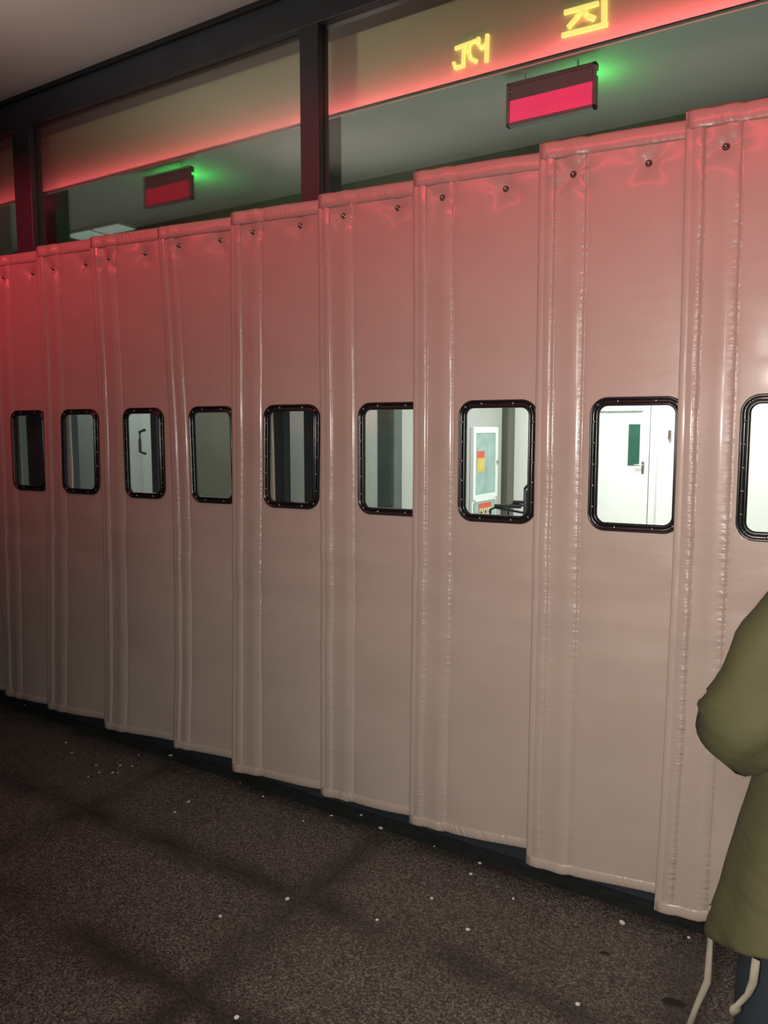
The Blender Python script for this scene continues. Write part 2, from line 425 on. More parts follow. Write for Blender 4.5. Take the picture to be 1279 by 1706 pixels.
# posts and panels of the inner partition
tag(MB().box(-3.165, 2.55, 0.0, -3.02, 2.70, 2.78, bev=0.02).build('trim_4', M['green_steel']), kind='structure')
tag(MB().box(-3.66, 5.82, 0.0, -3.49, 6.0, 2.78, bev=0.01).build('trim_5', M['dark_olive']), kind='structure')
tag(MB().box(-5.80, 2.57, 0.0, -5.36, 2.66, 2.78).build('wall_vestibule', M['white_wall']), kind='structure')
tag(MB().box(-7.70, 2.55, 0.0, -6.42, 2.70, 2.78, bev=0.01).build('wall_vestibule_left', M['grey_wall']), kind='structure')
tag(MB().box(-4.49, 2.60, 0.0, -3.62, 2.68, 2.78, bev=0.004).build('wall_partition_grey', M['grey_wall']), kind='structure')
tag(MB().box(-3.42, 2.58, 0.0, -3.175, 2.64, 2.78, bev=0.004).build('trim_6', M['white_wall']), kind='structure')
tag(MB().box(-5.35, 2.55, 0.0, -4.50, 2.70, 2.78, bev=0.01).build('wall_partition', M['olive_wall']), kind='structure')

# white lobby door seen through the second window from the right
d2 = empty('door_2', (-2.42, 5.97, 0), kind='structure')
m = MB().box(-2.87, 5.955, 0.01, -1.97, 5.995, 2.05, bev=0.003)
for z0 in (1.70,): m.box(-2.80, 5.925, z0, -2.04, 5.957, z0 + 0.014)
m.build('door_leaf', M['door_white'], d2, (2.42, -5.97, 0))
m = MB().box(-2.95, 5.93, 0, -2.885, 6.0, 2.12, bev=0.003).box(-1.955, 5.93, 0, -1.89, 6.0, 2.12, bev=0.003).box(-2.95, 5.93, 2.06, -1.89, 6.0, 2.125, bev=0.003)
m.build('door_frame', M['white_wall'], d2, (2.42, -5.97, 0))
MB().box(-2.185, 5.948, 1.125, -2.065, 5.958, 1.56, bev=0.002).build('door_window', M['slit'], d2, (2.42, -5.97, 0))
m = MB().box(-2.040, 5.947, 1.04, -2.012, 5.957, 1.17, bev=0.003).tube([(-2.026, 5.95, 1.13), (-2.026, 5.915, 1.13), (-2.11, 5.91, 1.13)], 0.009, 8)
m.build('door_handle', M['chrome'], d2, (2.42, -5.97, 0))
MB().box(-1.785, 5.95, 1.40, -1.755, 6.0, 1.50, bev=0.004).build('door_hinge', M['chrome'], d2, (2.42, -5.97, 0))
# pale lobby door with a pull handle, behind the seventh window from the right
d3 = empty('door_3', (-6.05, 2.62, 0), kind='structure')
MB().box(-6.40, 2.60, 0.01, -5.765, 2.64, 2.10, bev=0.003).build('door_leaf', M['door_white'], d3, (6.05, -2.62, 0))

# ------------------------------------------------------------------ curtain panels
ZF = 1.5
# x of the left edge (top, middle, bottom), height of left bottom corner, top, window left, window right, label
XS = 0.9259
panels = [
 ((-4.60, -4.60, -4.62), 0.070, 2.362, 0.14, 0.38, 'padded beige curtain panel at far left, barely inside the left picture edge'),
 ((-4.14, -4.14, -4.204), 0.070, 2.364, 0.112, 0.37, 'leftmost padded curtain panel with a visible window, deepest in the red glow'),
 ((-3.705, -3.71, -3.803), 0.071, 2.368, 0.122, 0.37, 'red-lit curtain panel whose plain grey window is second from left'),
 ((-3.272, -3.25, -3.306), 0.067, 2.360, 0.146, 0.384, 'curtain panel whose window shows a white door behind a dark upright'),
 ((-2.797, -2.749, -2.79), 0.080, 2.343, 0.108, 0.352, 'curtain panel with narrow edge seams and a blank olive-grey window'),
 ((-2.344, -2.365, -2.40), 0.055, 2.343, 0.155, 0.412, 'middle curtain panel whose window shows a pale strip between two dark panels'),
 ((-1.884, -1.88, -1.896), 0.068, 2.344, 0.158, 0.43, 'curtain panel whose window shows a green-grey steel column'),
 ((-1.451, -1.446, -1.461), 0.066, 2.354, 0.164, 0.430, 'curtain panel whose window shows the fire cabinet and wheelchair'),
 ((-0.974, -0.967, -0.968), 0.053, 2.362, 0.166, 0.436, 'pinkish-beige curtain panel whose bright window shows the white lobby door'),
 ((-0.518, -0.505, -0.517), 0.040, 2.368, 0.157, 0.43, 'rightmost curtain panel in view, strongly puckered, partly behind the person'),
 ((-0.05, -0.05, -0.05), 0.05, 2.368, 0.157, 0.43, 'last curtain panel beyond the right picture edge'),
]
WP = 0.525
def lin(a, b, st):
    n = max(int(round((b - a) / st)), 1)
    return [a + (b - a) * k / n for k in range(n)]

rivet_me = MB().lathe([(0.0045, -0.001), (0.0043, 0.001), (0.0028, 0.0028), (0.0005, 0.0033)], 8, '-y').mesh('rivet')
bolt_me = MB().lathe([(0.0108, -0.002), (0.0108, 0.001), (0.0092, 0.003), (0.0072, 0.0035), (0.0075, 0.008), (0.005, 0.0115), (0.0008, 0.013)], 16, '-y').mesh('bolt')
for me in (rivet_me, bolt_me): me.polygons.foreach_set('use_smooth', [True] * len(me.polygons))

for pi, (xl, zb0, zt, wl, wr, label) in enumerate(panels):
    narrow = pi == 4
    seams = (0.035, 0.09) if narrow else (0.048, 0.141)
    xt, xm, xb = (v * XS for v in xl)
    q0, q1 = 1.42, 0.0
    zB, zM, zT = 0.05, 1.42, 2.36
    def XL(z):
        # quadratic through the three measured edge points
        return (xb * (z - zM) * (z - zT) / ((zB - zM) * (zB - zT)) + xm * (z - zB) * (z - zT) / ((zM - zB) * (zM - zT)) + xt * (z - zB) * (z - zM) / ((zT - zB) * (zT - zM)))
    studs = [(0.098, 2.262), (0.312, 2.262)]
    wz0, wz1 = 1.193, 1.598
    sd = 13.7 * pi
    def Y(s, z):
        y = -0.035 + 0.047 * min(s / 0.43, 1.25)
        if s < seams[0]: y -= 0.0065 * math.sin(PI * (s / seams[0]) ** 1.7)
        elif s < seams[1]: y -= 0.0075 * math.sin(PI * ((s - seams[0]) / (seams[1] - seams[0])) ** 2.0)
        elif s < 0.47: y -= 0.006 * math.sin(PI * min((s - seams[1]) / (0.47 - seams[1]), 1)) ** 0.6
        for ss in seams: y += 0.0022 * math.exp(-((s - ss) / 0.003) ** 2)
        for a, b in studs:
            r2 = (s - a) ** 2 + (z - b) ** 2
            y += 0.010 * math.exp(-r2 / 0.022 ** 2) + 0.004 * math.exp(-r2 / 0.05 ** 2)
            if r2 < 0.03:
                rr = math.sqrt(r2); th = math.atan2(z - b, s - a)
                y += (0.0032 if (pi in (8, 3) and a < 0.2) else 0.0012) * math.cos(4 * th + 0.6 + sd) * math.exp(-((rr - 0.045) / 0.03) ** 2)
        # fade wrinkles at the window
        ds = math.hypot(max(wl - s, s - wr, 0), max(wz0 - z, z - wz1, 0)) / 0.11
        e = 0.12 + 0.88 * (min(ds, 1) ** 2 * (3 - 2 * min(ds, 1)))
        y += e * 0.006 * noise.noise(Vector((s * 2.2 + sd, z * 1.1, sd)))
        y += e * 0.0085 * math.exp(-((z - 0.95) / 0.20) ** 2) * noise.noise(Vector((s * 2.4 + sd, z * 10, sd + 4)))
        y += e * 0.0028 * noise.noise(Vector((s * 4.0 + z * 2.2 + sd, z * 5.5, sd + 9)))
        y += 0.003 * math.exp(-((z - zt) / 0.05) ** 2)       # pulled back to the rail along the top
        y += 0.006 * math.sin(s * 14 + sd) * max(0, 1 - z / 0.5) # lower edge hangs loose
        return y
    def zb(s): return zb0 + 0.03 * s
    def zmap(s, z):                                            # z is nominal in 0..1
        return zb(s) + z * (zt - 0.008 * s - zb(s))
    root = empty('curtain_panel', (XL(zb0) + 0.3, 0.0, zb0), label=label, cat='curtain panel', group='padded strip curtain panels across the entrance')
    off = Vector(root.location)
    f0 = lambda s, z: Vector((XL(z) + s, Y(s, z), z)) - off
    s1, s2 = seams
    xs = [0, 0.003] + lin(0.01, s1 - 0.009, 0.01) + [s1 - 0.008, s1 - 0.004, s1 - 0.002, s1, s1 + 0.002, s1 + 0.004, s1 + 0.008] + lin(s1 + 0.016, s2 - 0.012, 0.012) + [s2 - 0.008, s2 - 0.004, s2 - 0.002, s2, s2 + 0.002, s2 + 0.004, s2 + 0.008] + lin(s2 + 0.017, WP, 0.0125) + [WP]
    zs = [k / 210 for k in range(211)]
    def inside(s, z, g):
        if not (wl + g < s < wr - g and wz0 + g < z < wz1 - g): return False
        r = 0.052 - g
        dx = max(wl + g + r - s, s - (wr - g - r), 0); dz = max(wz0 + g + r - z, z - (wz1 - g - r), 0)
        return dx * dx + dz * dz < r * r
    me = grid_mesh('sheet', xs, zs, lambda s, z: f0(s, zmap(s, z)), keep=lambda s, z: not inside(s, zmap(s, z), 0.013))
    # real seam coordinates for the material
    uvl = me.uv_layers[0]
    for d in uvl.data: d.uv = (d.uv[0], zmap(d.uv[0], d.uv[1]) + 7 * pi)
    sh = link('sheet', me, M['pvc_f'] if narrow else M['pvc'], root, smooth=True)
    sh['pucker'] = (0.3, 0.3, 0.3, 0.35, 0.3, 0.4, 0.45, 0.7, 0.8, 1.3, 0.8)[pi]
    so = sh.modifiers.new('thickness', 'SOLIDIFY'); so.thickness = 0.006; so.offset = -1.0
    # hems, rolled a little proud of the sheet
    def hem(name, z_lo, z_hi, proud):
        hs = lin(0, WP, 0.02) + [WP]
        rows = [k / 8 for k in range(9)]
        def fn(s, t):
            z = z_lo(s) + t * (z_hi(s) - z_lo(s))
            p = f0(s, min(max(z, 0.02), zt + 0.02)); p.z = z - off.z
            p.y -= proud * (math.sin(PI * t) ** 0.45) - 0.0005
            return p
        m2 = grid_mesh(name, hs, rows, fn)
        for d in m2.uv_layers[0].data: d.uv = (d.uv[0] + 3 * pi, d.uv[1] * 0.04)
        o = link(name, m2, M['hem'], root, smooth=True)
        k = o.modifiers.new('thickness', 'SOLIDIFY'); k.thickness = 0.008; k.offset = -1.0
    hem('bottom_hem', lambda s: zb(s) - 0.004, lambda s: zb(s) + 0.036, 0.007)
    hem('top_hem', lambda s: zt - 0.008 * s - 0.05, lambda s: zt - 0.008 * s + 0.004, 0.006)
    # edge binding along the free left side
    bz = [k / 120 for k in range(121)]
    prof = [(-0.003, 0.010), (-0.005, 0.004), (-0.0045, -0.001), (-0.001, -0.0028), (0.009, -0.0022), (0.016, 0.0005)]
    m2 = grid_mesh('edge_binding', list(range(len(prof))), bz, lambda k, t: Vector((XL(zmap(0, t)) + prof[k][0], Y(max(prof[k][0], 0), zmap(0, t)) + prof[k][1], zmap(0, t))) - off)
    for d in m2.uv_layers[0].data: d.uv = (0.5, d.uv[1] * 2)
    link('edge_binding', m2, M['pvc'], root, smooth=True)
    # window: gasket frame, rivets, clear pane
    R = 0.052
    def path(g, n=8):
        pts = []
        r = max(R - g, 0.006)
        for cx, cz, a0 in ((wr - g - r, wz1 - g - r, 0), (wl + g + r, wz1 - g - r, 90), (wl + g + r, wz0 + g + r, 180), (wr - g - r, wz0 + g + r, 270)):
            for k in range(n + 1):
                a = math.radians(a0 + 90 * k / n)
                pts.append((cx + r * math.cos(a), cz + r * math.sin(a)))
        return pts
    def Yw(s, z):
        return -0.035 + 0.047 * min(s / 0.43, 1.25) - 0.006 * math.sin(PI * min(max((s - s2) / (0.47 - s2), 0), 1)) ** 0.8
    rings = []
    for g, h in ((0.0, -0.004), (0.0, 0.004), (0.0015, 0.008), (0.004, 0.0095), (0.007, 0.008), (0.0085, 0.0045), (0.017, 0.0045), (0.0185, 0.009), (0.0215, 0.0115), (0.025, 0.010), (0.027, 0.006), (0.027, -0.004)):
        rings.append([Vector((XL(z) + s, Yw(s, z) - h - 0.001, z)) - off for s, z in path(g)])
    mb = MB(); mb.loft(rings, False, False)
    n = len(rings[0])
    wf = mb.build('window_frame', M['rubber'], root, smooth=True)
    for g, cnt in ((0.0128, None),):
        pos = []
        for t in (0.30, 0.70): pos += [(wl + (wr - wl) * t, wz1 - g), (wl + (wr - wl) * t, wz0 + g)]
        for t in (0.18, 0.34, 0.50, 0.66, 0.82): pos += [(wl + g, wz0 + (wz1 - wz0) * t), (wr - g, wz0 + (wz1 - wz0) * t)]
        q = 0.0235
        pos += [(wl + q, wz0 + q), (wr - q, wz0 + q), (wl + q, wz1 - q), (wr - q, wz1 - q)]
        for s, z in pos:
            link('rivet', rivet_me, M['rivet'], wf, Vector((XL(z) + s, Yw(s, z) - 0.0052, z)) - off)
    ps = [wl + 0.012 + (wr - wl - 0.024) * k / 16 for k in range(17)]
    pz = [wz0 + 0.012 + (wz1 - wz0 - 0.024) * k / 22 for k in range(23)]
    me = grid_mesh('window_pane', ps, pz, lambda s, z: Vector((XL(z) + s, Yw(s, z) + 0.0015 * noise.noise(Vector((s * 16, z * 11, sd))), z)) - off)
    link('window_pane', me, M['vinyl'], root, smooth=True)
    for s, z in studs:
        link('bolt', bolt_me, M['bolt'], root, Vector((XL(z) + s, Y(s, z) - 0.002, z)) - off)

# ------------------------------------------------------------------ hanging signs above the curtain
def sign(x0, x1, z0, z1, label, red, glow):
    y = 0.40
    cx = (x0 + x1) / 2
    t = empty('exit_sign', (cx, y, z0), label=label, cat='sign', group='red hanging exit signs')
    o = (-cx, -y, -z0)
    fw = 0.012
    MB().box(x0, y - 0.012, z1 - fw, x1, y + 0.018, z1, bev=0.002).box(x0, y - 0.012, z0, x1, y + 0.018, z0 + fw, bev=0.002).box(x0, y - 0.012, z0, x0 + fw, y + 0.018, z1, bev=0.002).box(x1 - fw, y - 0.012, z0, x1, y + 0.018, z1, bev=0.002).build('sign_frame', M['sign_dark'], t, o)
    zm = z0 + (z1 - z0) * 0.60
    MB().box(x0 + fw, y - 0.004, zm, x1 - fw, y + 0.014, z1 - fw).build('dark_panel', M['sign_dark'], t, o)
    MB().box(x0 + fw, y - 0.006, z0 + fw, x1 - fw, y + 0.014, zm, bev=0.002).build('red_panel', red, t, o)
    for xx in (x0 + 0.018, x1 - 0.018):
        link('screw', rivet_me, M['rivet'], t, Vector((xx, y - 0.006, z1 - 0.03)) - Vector((cx, y, z0)))
    MB().box(cx - 0.10, y, z1 - 0.001, cx - 0.094, y + 0.006, 2.781).box(cx + 0.094, y, z1 - 0.001, cx + 0.10, y + 0.006, 2.781).build('bracket', M['lobby_ceiling'], t, o)
    MB().box(x1 - 0.001, y + 0.004, z1 - 0.040, x1 + 0.003, y + 0.012, z1 - 0.028, bev=0.001).build('green_indicator', M['green_led'], t, o)
    l = lamp('POINT', 'indicator_light', (x1 * 1.05 - 0.008 - cx, 0.13, z1 - 0.065 - z0), glow * 1.5, (0.05, 1.0, 0.12), radius=0.01)
    l.parent = t
sign(-1.203, -0.872, 2.606, 2.756, 'bright pink-red lit hanging sign in the right transom, nearest the yellow characters', M['red_acrylic'], 0.35)
sign(-3.160, -2.832, 2.606, 2.758, 'dim red hanging sign in the left transom beside a green glow', M['red_acrylic_dim'], 0.8)

# yellow LED sign reflection, built as glowing letters on the fascia, lower strokes only
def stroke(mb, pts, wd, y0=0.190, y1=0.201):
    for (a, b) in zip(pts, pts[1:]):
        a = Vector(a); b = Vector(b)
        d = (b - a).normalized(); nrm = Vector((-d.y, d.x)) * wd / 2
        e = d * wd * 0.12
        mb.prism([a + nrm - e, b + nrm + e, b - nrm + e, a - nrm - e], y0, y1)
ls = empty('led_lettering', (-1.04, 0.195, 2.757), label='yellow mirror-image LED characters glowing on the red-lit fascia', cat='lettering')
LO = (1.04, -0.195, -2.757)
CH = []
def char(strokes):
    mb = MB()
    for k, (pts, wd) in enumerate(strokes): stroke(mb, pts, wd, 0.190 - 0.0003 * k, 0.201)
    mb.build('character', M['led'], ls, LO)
# measured on the fascia plane
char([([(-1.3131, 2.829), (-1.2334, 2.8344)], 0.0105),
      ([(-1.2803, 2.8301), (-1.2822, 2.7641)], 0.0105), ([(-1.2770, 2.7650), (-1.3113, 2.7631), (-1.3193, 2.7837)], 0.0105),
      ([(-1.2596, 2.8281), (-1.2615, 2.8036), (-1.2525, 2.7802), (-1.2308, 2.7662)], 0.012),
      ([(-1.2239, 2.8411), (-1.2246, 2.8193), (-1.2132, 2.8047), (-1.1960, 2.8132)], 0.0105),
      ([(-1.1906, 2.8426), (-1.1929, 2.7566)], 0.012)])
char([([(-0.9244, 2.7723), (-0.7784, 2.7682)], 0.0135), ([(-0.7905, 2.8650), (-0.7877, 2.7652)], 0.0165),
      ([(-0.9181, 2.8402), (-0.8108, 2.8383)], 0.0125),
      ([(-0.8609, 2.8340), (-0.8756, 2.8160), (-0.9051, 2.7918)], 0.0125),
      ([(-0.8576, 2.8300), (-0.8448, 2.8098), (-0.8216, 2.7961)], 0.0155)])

# lamp panel on the lobby ceiling
cl = empty('ceiling_light', (-4.27, 0.98, 2.78), label='pale flat lamp panel on the lobby ceiling, just over the left curtain tops', cat='light')
MB().box(-0.27, -0.075, -0.018, 0.27, 0.075, 0.0, bev=0.003).build('housing', M['cab_white'], cl)
for a, b in ((-0.26, -0.02), (0.02, 0.26)):
    MB().box(a, -0.065, -0.024, b, 0.065, -0.017, bev=0.002).build('diffuser', M['diffuser'], cl)

# ------------------------------------------------------------------ lobby furniture
fc = empty('fire_cabinet', (-3.55, 5.256, 0.30), label='white-framed glass cabinet with yellow notice on the grey lobby wall', cat='cabinet')
def cpart(name, mb, mat): return mb.build(name, mat, fc, (3.55, -5.256, -0.30))
X = -3.55
cpart('body', MB().box(X + 0.002, 4.946, 0.30, X + 0.03, 5.566, 1.53, bev=0.004), M['cab_white'])
mb = MB()
for a in ((4.946, 0.76, 5.003, 1.53), (5.509, 0.76, 5.566, 1.53), (5.003, 1.465, 5.509, 1.53), (5.003, 0.735, 5.509, 0.81)):
    mb.box(X + 0.022, a[0], a[1], X + 0.045, a[2], a[3], bev=0.004)
cpart('door_frame', mb, M['cab_white'])
cpart('door_glass', MB().box(X + 0.028, 5.003, 0.81, X + 0.034, 5.509, 1.465), M['cab_glass'])
cpart('notice', MB().box(X + 0.0335, 5.05, 1.05, X + 0.037, 5.23, 1.20), M['notice_y'])
cpart('notice_heading', MB().box(X + 0.0335, 5.05, 1.20, X + 0.037, 5.23, 1.275), M['notice_r'])
cpart('lower_door', MB().box(X + 0.025, 4.98, 0.33, X + 0.04, 5.53, 0.73, bev=0.004), M['cab_glass'])
cpart('label_plate', MB().box(X + 0.039, 5.09, 0.48, X + 0.043, 5.41, 0.715), M['notice_r'])
mb = MB()
for k in range(3): mb.box(X + 0.042, 5.10 + 0.103 * k, 0.54, X + 0.046, 5.19 + 0.103 * k, 0.66)
cpart('label_tile', mb, M['cream'])
mb = MB()
for k in range(3):
    y = 5.12 + 0.103 * k
    mb.box(X + 0.045, y + 0.02, 0.555, X + 0.048, y + 0.033, 0.645).box(X + 0.045, y, 0.61, X + 0.048, y + 0.054, 0.622)
cpart('label_mark', mb, M['ink'])
cpart('knob', MB().lathe([(0.006, 0), (0.016, 0.01), (0.016, 0.03), (0.004, 0.036)], 12, 'x', (X + 0.044, 5.535, 1.15)), M['chrome'])

wc = empty('wheelchair', (-2.94, 4.68, 0), 0.0, label='black folding wheelchair standing beside the lobby cabinet', cat='wheelchair')
# faces -x
MB().box(-0.22, -0.21, 0.47, 0.20, 0.21, 0.51, bev=0.012).build('seat', M['vinyl_black'], wc, smooth=False)
MB().box(0.19, -0.20, 0.52, 0.22, 0.20, 0.93, bev=0.012).build('backrest', M['vinyl_black'], wc)
mb = MB()
for y in (-0.225, 0.225):
    mb.tube([(0.215, y, 0.28), (0.205, y, 0.60), (0.205, y, 0.955)], 0.012, 8)
    mb.tube([(0.21, y, 0.47), (-0.24, y, 0.47), (-0.29, y, 0.40), (-0.33, y, 0.16)], 0.012, 8)
    mb.tube([(0.21, y, 0.24), (-0.26, y, 0.24)], 0.011, 8)
    mb.tube([(-0.24, y, 0.47), (-0.24, y, 0.12)], 0.011, 8)
    mb.tube([(0.205, y, 0.72), (-0.10, y, 0.755), (-0.14, y, 0.735), (-0.15, y, 0.67), (-0.15, y, 0.47)], 0.011, 8)
mb.tube([(0.1, -0.225, 0.24), (0.1, 0.225, 0.46)], 0.010, 8).tube([(0.1, 0.225, 0.24), (0.1, -0.225, 0.46)], 0.010, 8)
mb.build('frame', M['vinyl_black'], wc, smooth=True)
for y in (-0.225, 0.225):
    MB().box(-0.10, y - 0.022, 0.760, 0.17, y + 0.022, 0.790, bev=0.01).build('armrest', M['vinyl_black'], wc)
    MB().tube([(0.205, y, 0.95), (0.225, y, 0.975), (0.26, y, 0.98), (0.34, y, 0.975)], [0.013, 0.014, 0.016, 0.016], 10).build('push_handle', M['vinyl_black'], wc, smooth=True)
    yo = y + (0.045 if y > 0 else -0.045)
    wh = MB(); N = 40
    wh.tube([(0.16 + 0.29 * math.cos(2 * PI * k / N), yo, 0.305 + 0.29 * math.sin(2 * PI * k / N)) for k in range(N + 1)], 0.014, 8)
    wo = wh.build('rear_wheel', M['tyre'], wc, smooth=True)
    sp = MB()
    for k in range(12):
        a = 2 * PI * k / 12
        sp.tube([(0.16, yo, 0.305), (0.16 + 0.285 * math.cos(a), yo, 0.305 + 0.285 * math.sin(a))], 0.003, 5)
    sp.lathe([(0.03, -0.03), (0.03, 0.03)], 12, '-y', (0.16, yo, 0.305))
    sp.build('spokes', M['chrome'], wo)
    hr = MB(); y2 = yo + (0.03 if y > 0 else -0.03)
    hr.tube([(0.16 + 0.25 * math.cos(2 * PI * k / N), y2, 0.305 + 0.25 * math.sin(2 * PI * k / N)) for k in range(N + 1)], 0.008, 6)
    hr.build('hand_rim', M['chrome'], wo, smooth=True)
    MB().lathe([(0.03, -0.014), (0.075, -0.013), (0.078, 0), (0.075, 0.013), (0.03, 0.014)], 20, '-y', (-0.24, y, 0.079)).build('caster', M['tyre'], wc)
    MB().box(-0.42, y - (0.17 if y > 0 else 0.0), 0.135, -0.30, y + (0.0 if y > 0 else 0.17), 0.155, bev=0.004).build('footrest', M['vinyl_black'], wc)

# ------------------------------------------------------------------ person in the olive coat
PX, PY = 0.06, -0.86
person = empty('person', (PX, PY, 0), label='person in a long olive coat and dark trousers, elbow bent, at the right edge', cat='person')
def skin_body():
    V = []; E = []; Rr = []
    def v(p, r, par=None):
        V.append(p); Rr.append(r if hasattr(r, '__len__') else (r, r)); k = len(V) - 1
        if par is not None: E.append((par, k))
        return k
    pel = v((0, 0, 0.84), (0.12, 0.095))
    sp = v((0, 0.0, 1.0), (0.105, 0.085), pel)
    ch = v((0, 0.0, 1.16), (0.125, 0.095), sp)
    nb = v((0, -0.005, 1.29), (0.06, 0.055), ch)
    nk = v((0, 0.005, 1.355), 0.046, nb)
    jw = v((0, 0.03, 1.41), (0.058, 0.062), nk)
    hd = v((0, 0.018, 1.475), (0.070, 0.085), jw)
    tp = v((0, 0.008, 1.535), (0.058, 0.068), hd)
    v((0, 0.118, 1.452), 0.011, hd)                       # nose
    for sx in (-1, 1): v((sx * 0.080, 0.005, 1.465), 0.014, hd)   # ears
    for sx in (-1, 1):
        hp = v((sx * 0.085, 0, 0.79), 0.082, pel)
        kx, ax = (0.15, 0.175) if sx < 0 else (0.095, 0.10)
        kn = v((sx * kx, 0.015, 0.45), 0.055, hp)
        an = v((sx * ax, -0.015, 0.09), 0.036, kn)
        v((sx * (ax + 0.005), 0.11, 0.04), 0.03, an)
        sh = v((sx * 0.122, -0.005, 1.20), 0.046, ch)
        if sx < 0: el, wr, pa = (-0.235, -0.045, 0.99), (-0.10, 0.165, 0.955), (-0.045, 0.195, 0.955)
        else: el, wr, pa = (0.235, -0.045, 0.99), (0.10, 0.165, 0.985), (0.045, 0.20, 0.99)
        ue = v(el, 0.040, sh); uw = v(wr, 0.026, ue); up = v(pa, (0.026, 0.020), uw)
        d = (Vector(pa) - Vector(wr)).normalized(); upv = Vector((0, 0, 1))
        for k in range(4):
            base = Vector(pa) + upv * (0.024 - 0.016 * k)
            L = (0.030, 0.034, 0.031, 0.024)[k]
            b1 = v(tuple(base + d * L), 0.0085, up)
            b2 = v(tuple(base + d * (L + 0.022) + Vector((0, -0.006, -0.003))), 0.008, b1)
            v(tuple(base + d * (L + 0.036) + Vector((0, -0.020, -0.005))), 0.007, b2)
        t1 = v(tuple(Vector(wr) + d * 0.025 + upv * 0.035), 0.010, uw)
        v(tuple(Vector(wr) + d * 0.055 + upv * 0.052), 0.0085, t1)
    me = bpy.data.meshes.new('body'); me.from_pydata(V, E, [])
    o = link('body', me, M['skin'], person)
    sk = o.modifiers.new('skin', 'SKIN')
    if not me.skin_vertices: bpy.context.view_layer.objects.active = o
    lay = me.skin_vertices[0].data
    for k, r in enumerate(Rr): lay[k].radius = r
    lay[0].use_root = True
    sk.use_smooth_shade = True
    sb = o.modifiers.new('sub', 'SUBSURF'); sb.levels = 2; sb.render_levels = 2
    return o
body = skin_body()
for sx in (-1, 1):
    MB().lathe([(0.001, -0.012), (0.009, -0.008), (0.012, 0), (0.009, 0.008), (0.001, 0.012)], 12, 'z', (sx * 0.032, 0.086, 1.475)).build('eye', M['eye'], person, smooth=True)
# hair: bobbed cap round the back of the head
rings = []
for z, rx, ry, cy in ((1.355, 0.080, 0.070, -0.035), (1.40, 0.092, 0.085, -0.025), (1.46, 0.096, 0.098, -0.012), (1.52, 0.092, 0.100, -0.004), (1.565, 0.072, 0.082, 0.002), (1.59, 0.035, 0.042, 0.004), (1.596, 0.006, 0.008, 0.004)):
    rings.append([Vector((rx * math.cos(2 * PI * k / 28), min(cy + ry * math.sin(2 * PI * k / 28), 0.055 + max(0, z - 1.50) * 0.6), z)) for k in range(28)])
MB().loft(rings).build('hair', M['hair'], person, smooth=True)

# coat: lofted shell with folds
lv = [(1.335, 0.078, 0.070, 0), (1.305, 0.125, 0.085, 0), (1.275, 0.150, 0.098, 0), (1.235, 0.175, 0.112, 0), (1.17, 0.190, 0.125, 0), (1.08, 0.198, 0.132, 0), (1.0, 0.196, 0.135, 0),
      (0.93, 0.199, 0.140, 0), (0.87, 0.212, 0.149, 0), (0.81, 0.228, 0.160, 0), (0.75, 0.243, 0.172, 0), (0.69, 0.258, 0.182, 0), (0.64, 0.274, 0.192, 0), (0.605, 0.282, 0.197, 0)]
NS = 72
def coat_ring(z, rx, ry, g=0.0):
    r = []
    for k in range(NS):
        a = 2 * PI * k / NS
        low = max(0.0, min((1.05 - z) / 0.5, 1.0))
        f = 1 + low * (0.030 * math.sin(5 * a + 0.6) + 0.018 * math.sin(9 * a + 1.7 + 2 * z)) + 0.025 * noise.noise(Vector((math.cos(a) * 2, math.sin(a) * 2, z * 7)))
        r.append(Vector(((rx * f - g) * math.cos(a), (ry * f - g) * math.sin(a), z + max(0.0, min((0.8 - z) / 0.2, 1.0)) * (0.052 * math.cos(a) - 0.080 * math.sin(a) + 0.006 * math.sin(3 * a)))))
    return r
fine = []
for (a, b) in zip(lv, lv[1:]):
    for k in range(4):
        t = k / 4; fine.append(tuple(a[i] + (b[i] - a[i]) * t for i in range(3)))
fine.append(lv[-1][:3])
rings = [coat_ring(*q) for q in fine] + [coat_ring(q[0], q[1], q[2], 0.006) for q in fine[::-1][:14]]
MB().loft(rings, False, False).build('coat', M['coat'], person, smooth=True)
def sleeve(sx, el, wr):
    sh = Vector((sx * 0.118, -0.005, 1.235)); el = Vector(el); wr = Vector(wr)
    # smooth centre line through shoulder, elbow, cuff
    pts = []
    N1 = 26
    for k in range(N1 + 1):
        t = k / N1
        if t < 0.5:
            p = sh.lerp(el, t * 2)
        else:
            p = el.lerp(wr, (t - 0.5) * 2)
        pts.append(p)
    for _ in range(3):
        q = pts[:]
        for k in range(1, len(pts) - 1): q[k] = (pts[k - 1] + pts[k] * 2 + pts[k + 1]) / 4
        pts = q
    n = 28; rings = []
    for k, p in enumerate(pts):
        t = k / N1
        a = pts[max(k - 1, 0)]; b = pts[min(k + 1, N1)]
        tn = (b - a).normalized()
        u = tn.cross(Vector((0.2, 0.3, 1))).normalized(); w2 = tn.cross(u)
        r0 = 0.070 + 0.010 * math.sin(PI * t) - 0.030 * max(0, t - 0.55) / 0.45
        ring = []
        for j in range(n):
            an = 2 * PI * j / n
            f = 1 + 0.0 * math.sin(t * 55 + 1.6 * math.sin(an + 0.8) + an) * math.exp(-((t - 0.5) / 0.2) ** 2) * (0.5 + 0.5 * math.cos(an)) + 0.12 * noise.noise(Vector((math.cos(an) * 1.4, math.sin(an) * 1.4, t * 7 + sx))) + 0.02 * noise.noise(Vector((math.cos(an) * 2.2, math.sin(an) * 2.2, t * 22 + 3 * math.sin(an))))
            ring.append(p + (u * math.cos(an) + w2 * math.sin(an)) * r0 * f)
        rings.append(ring)
    MB().loft(rings).build('sleeve', M['coat'], person, smooth=True)
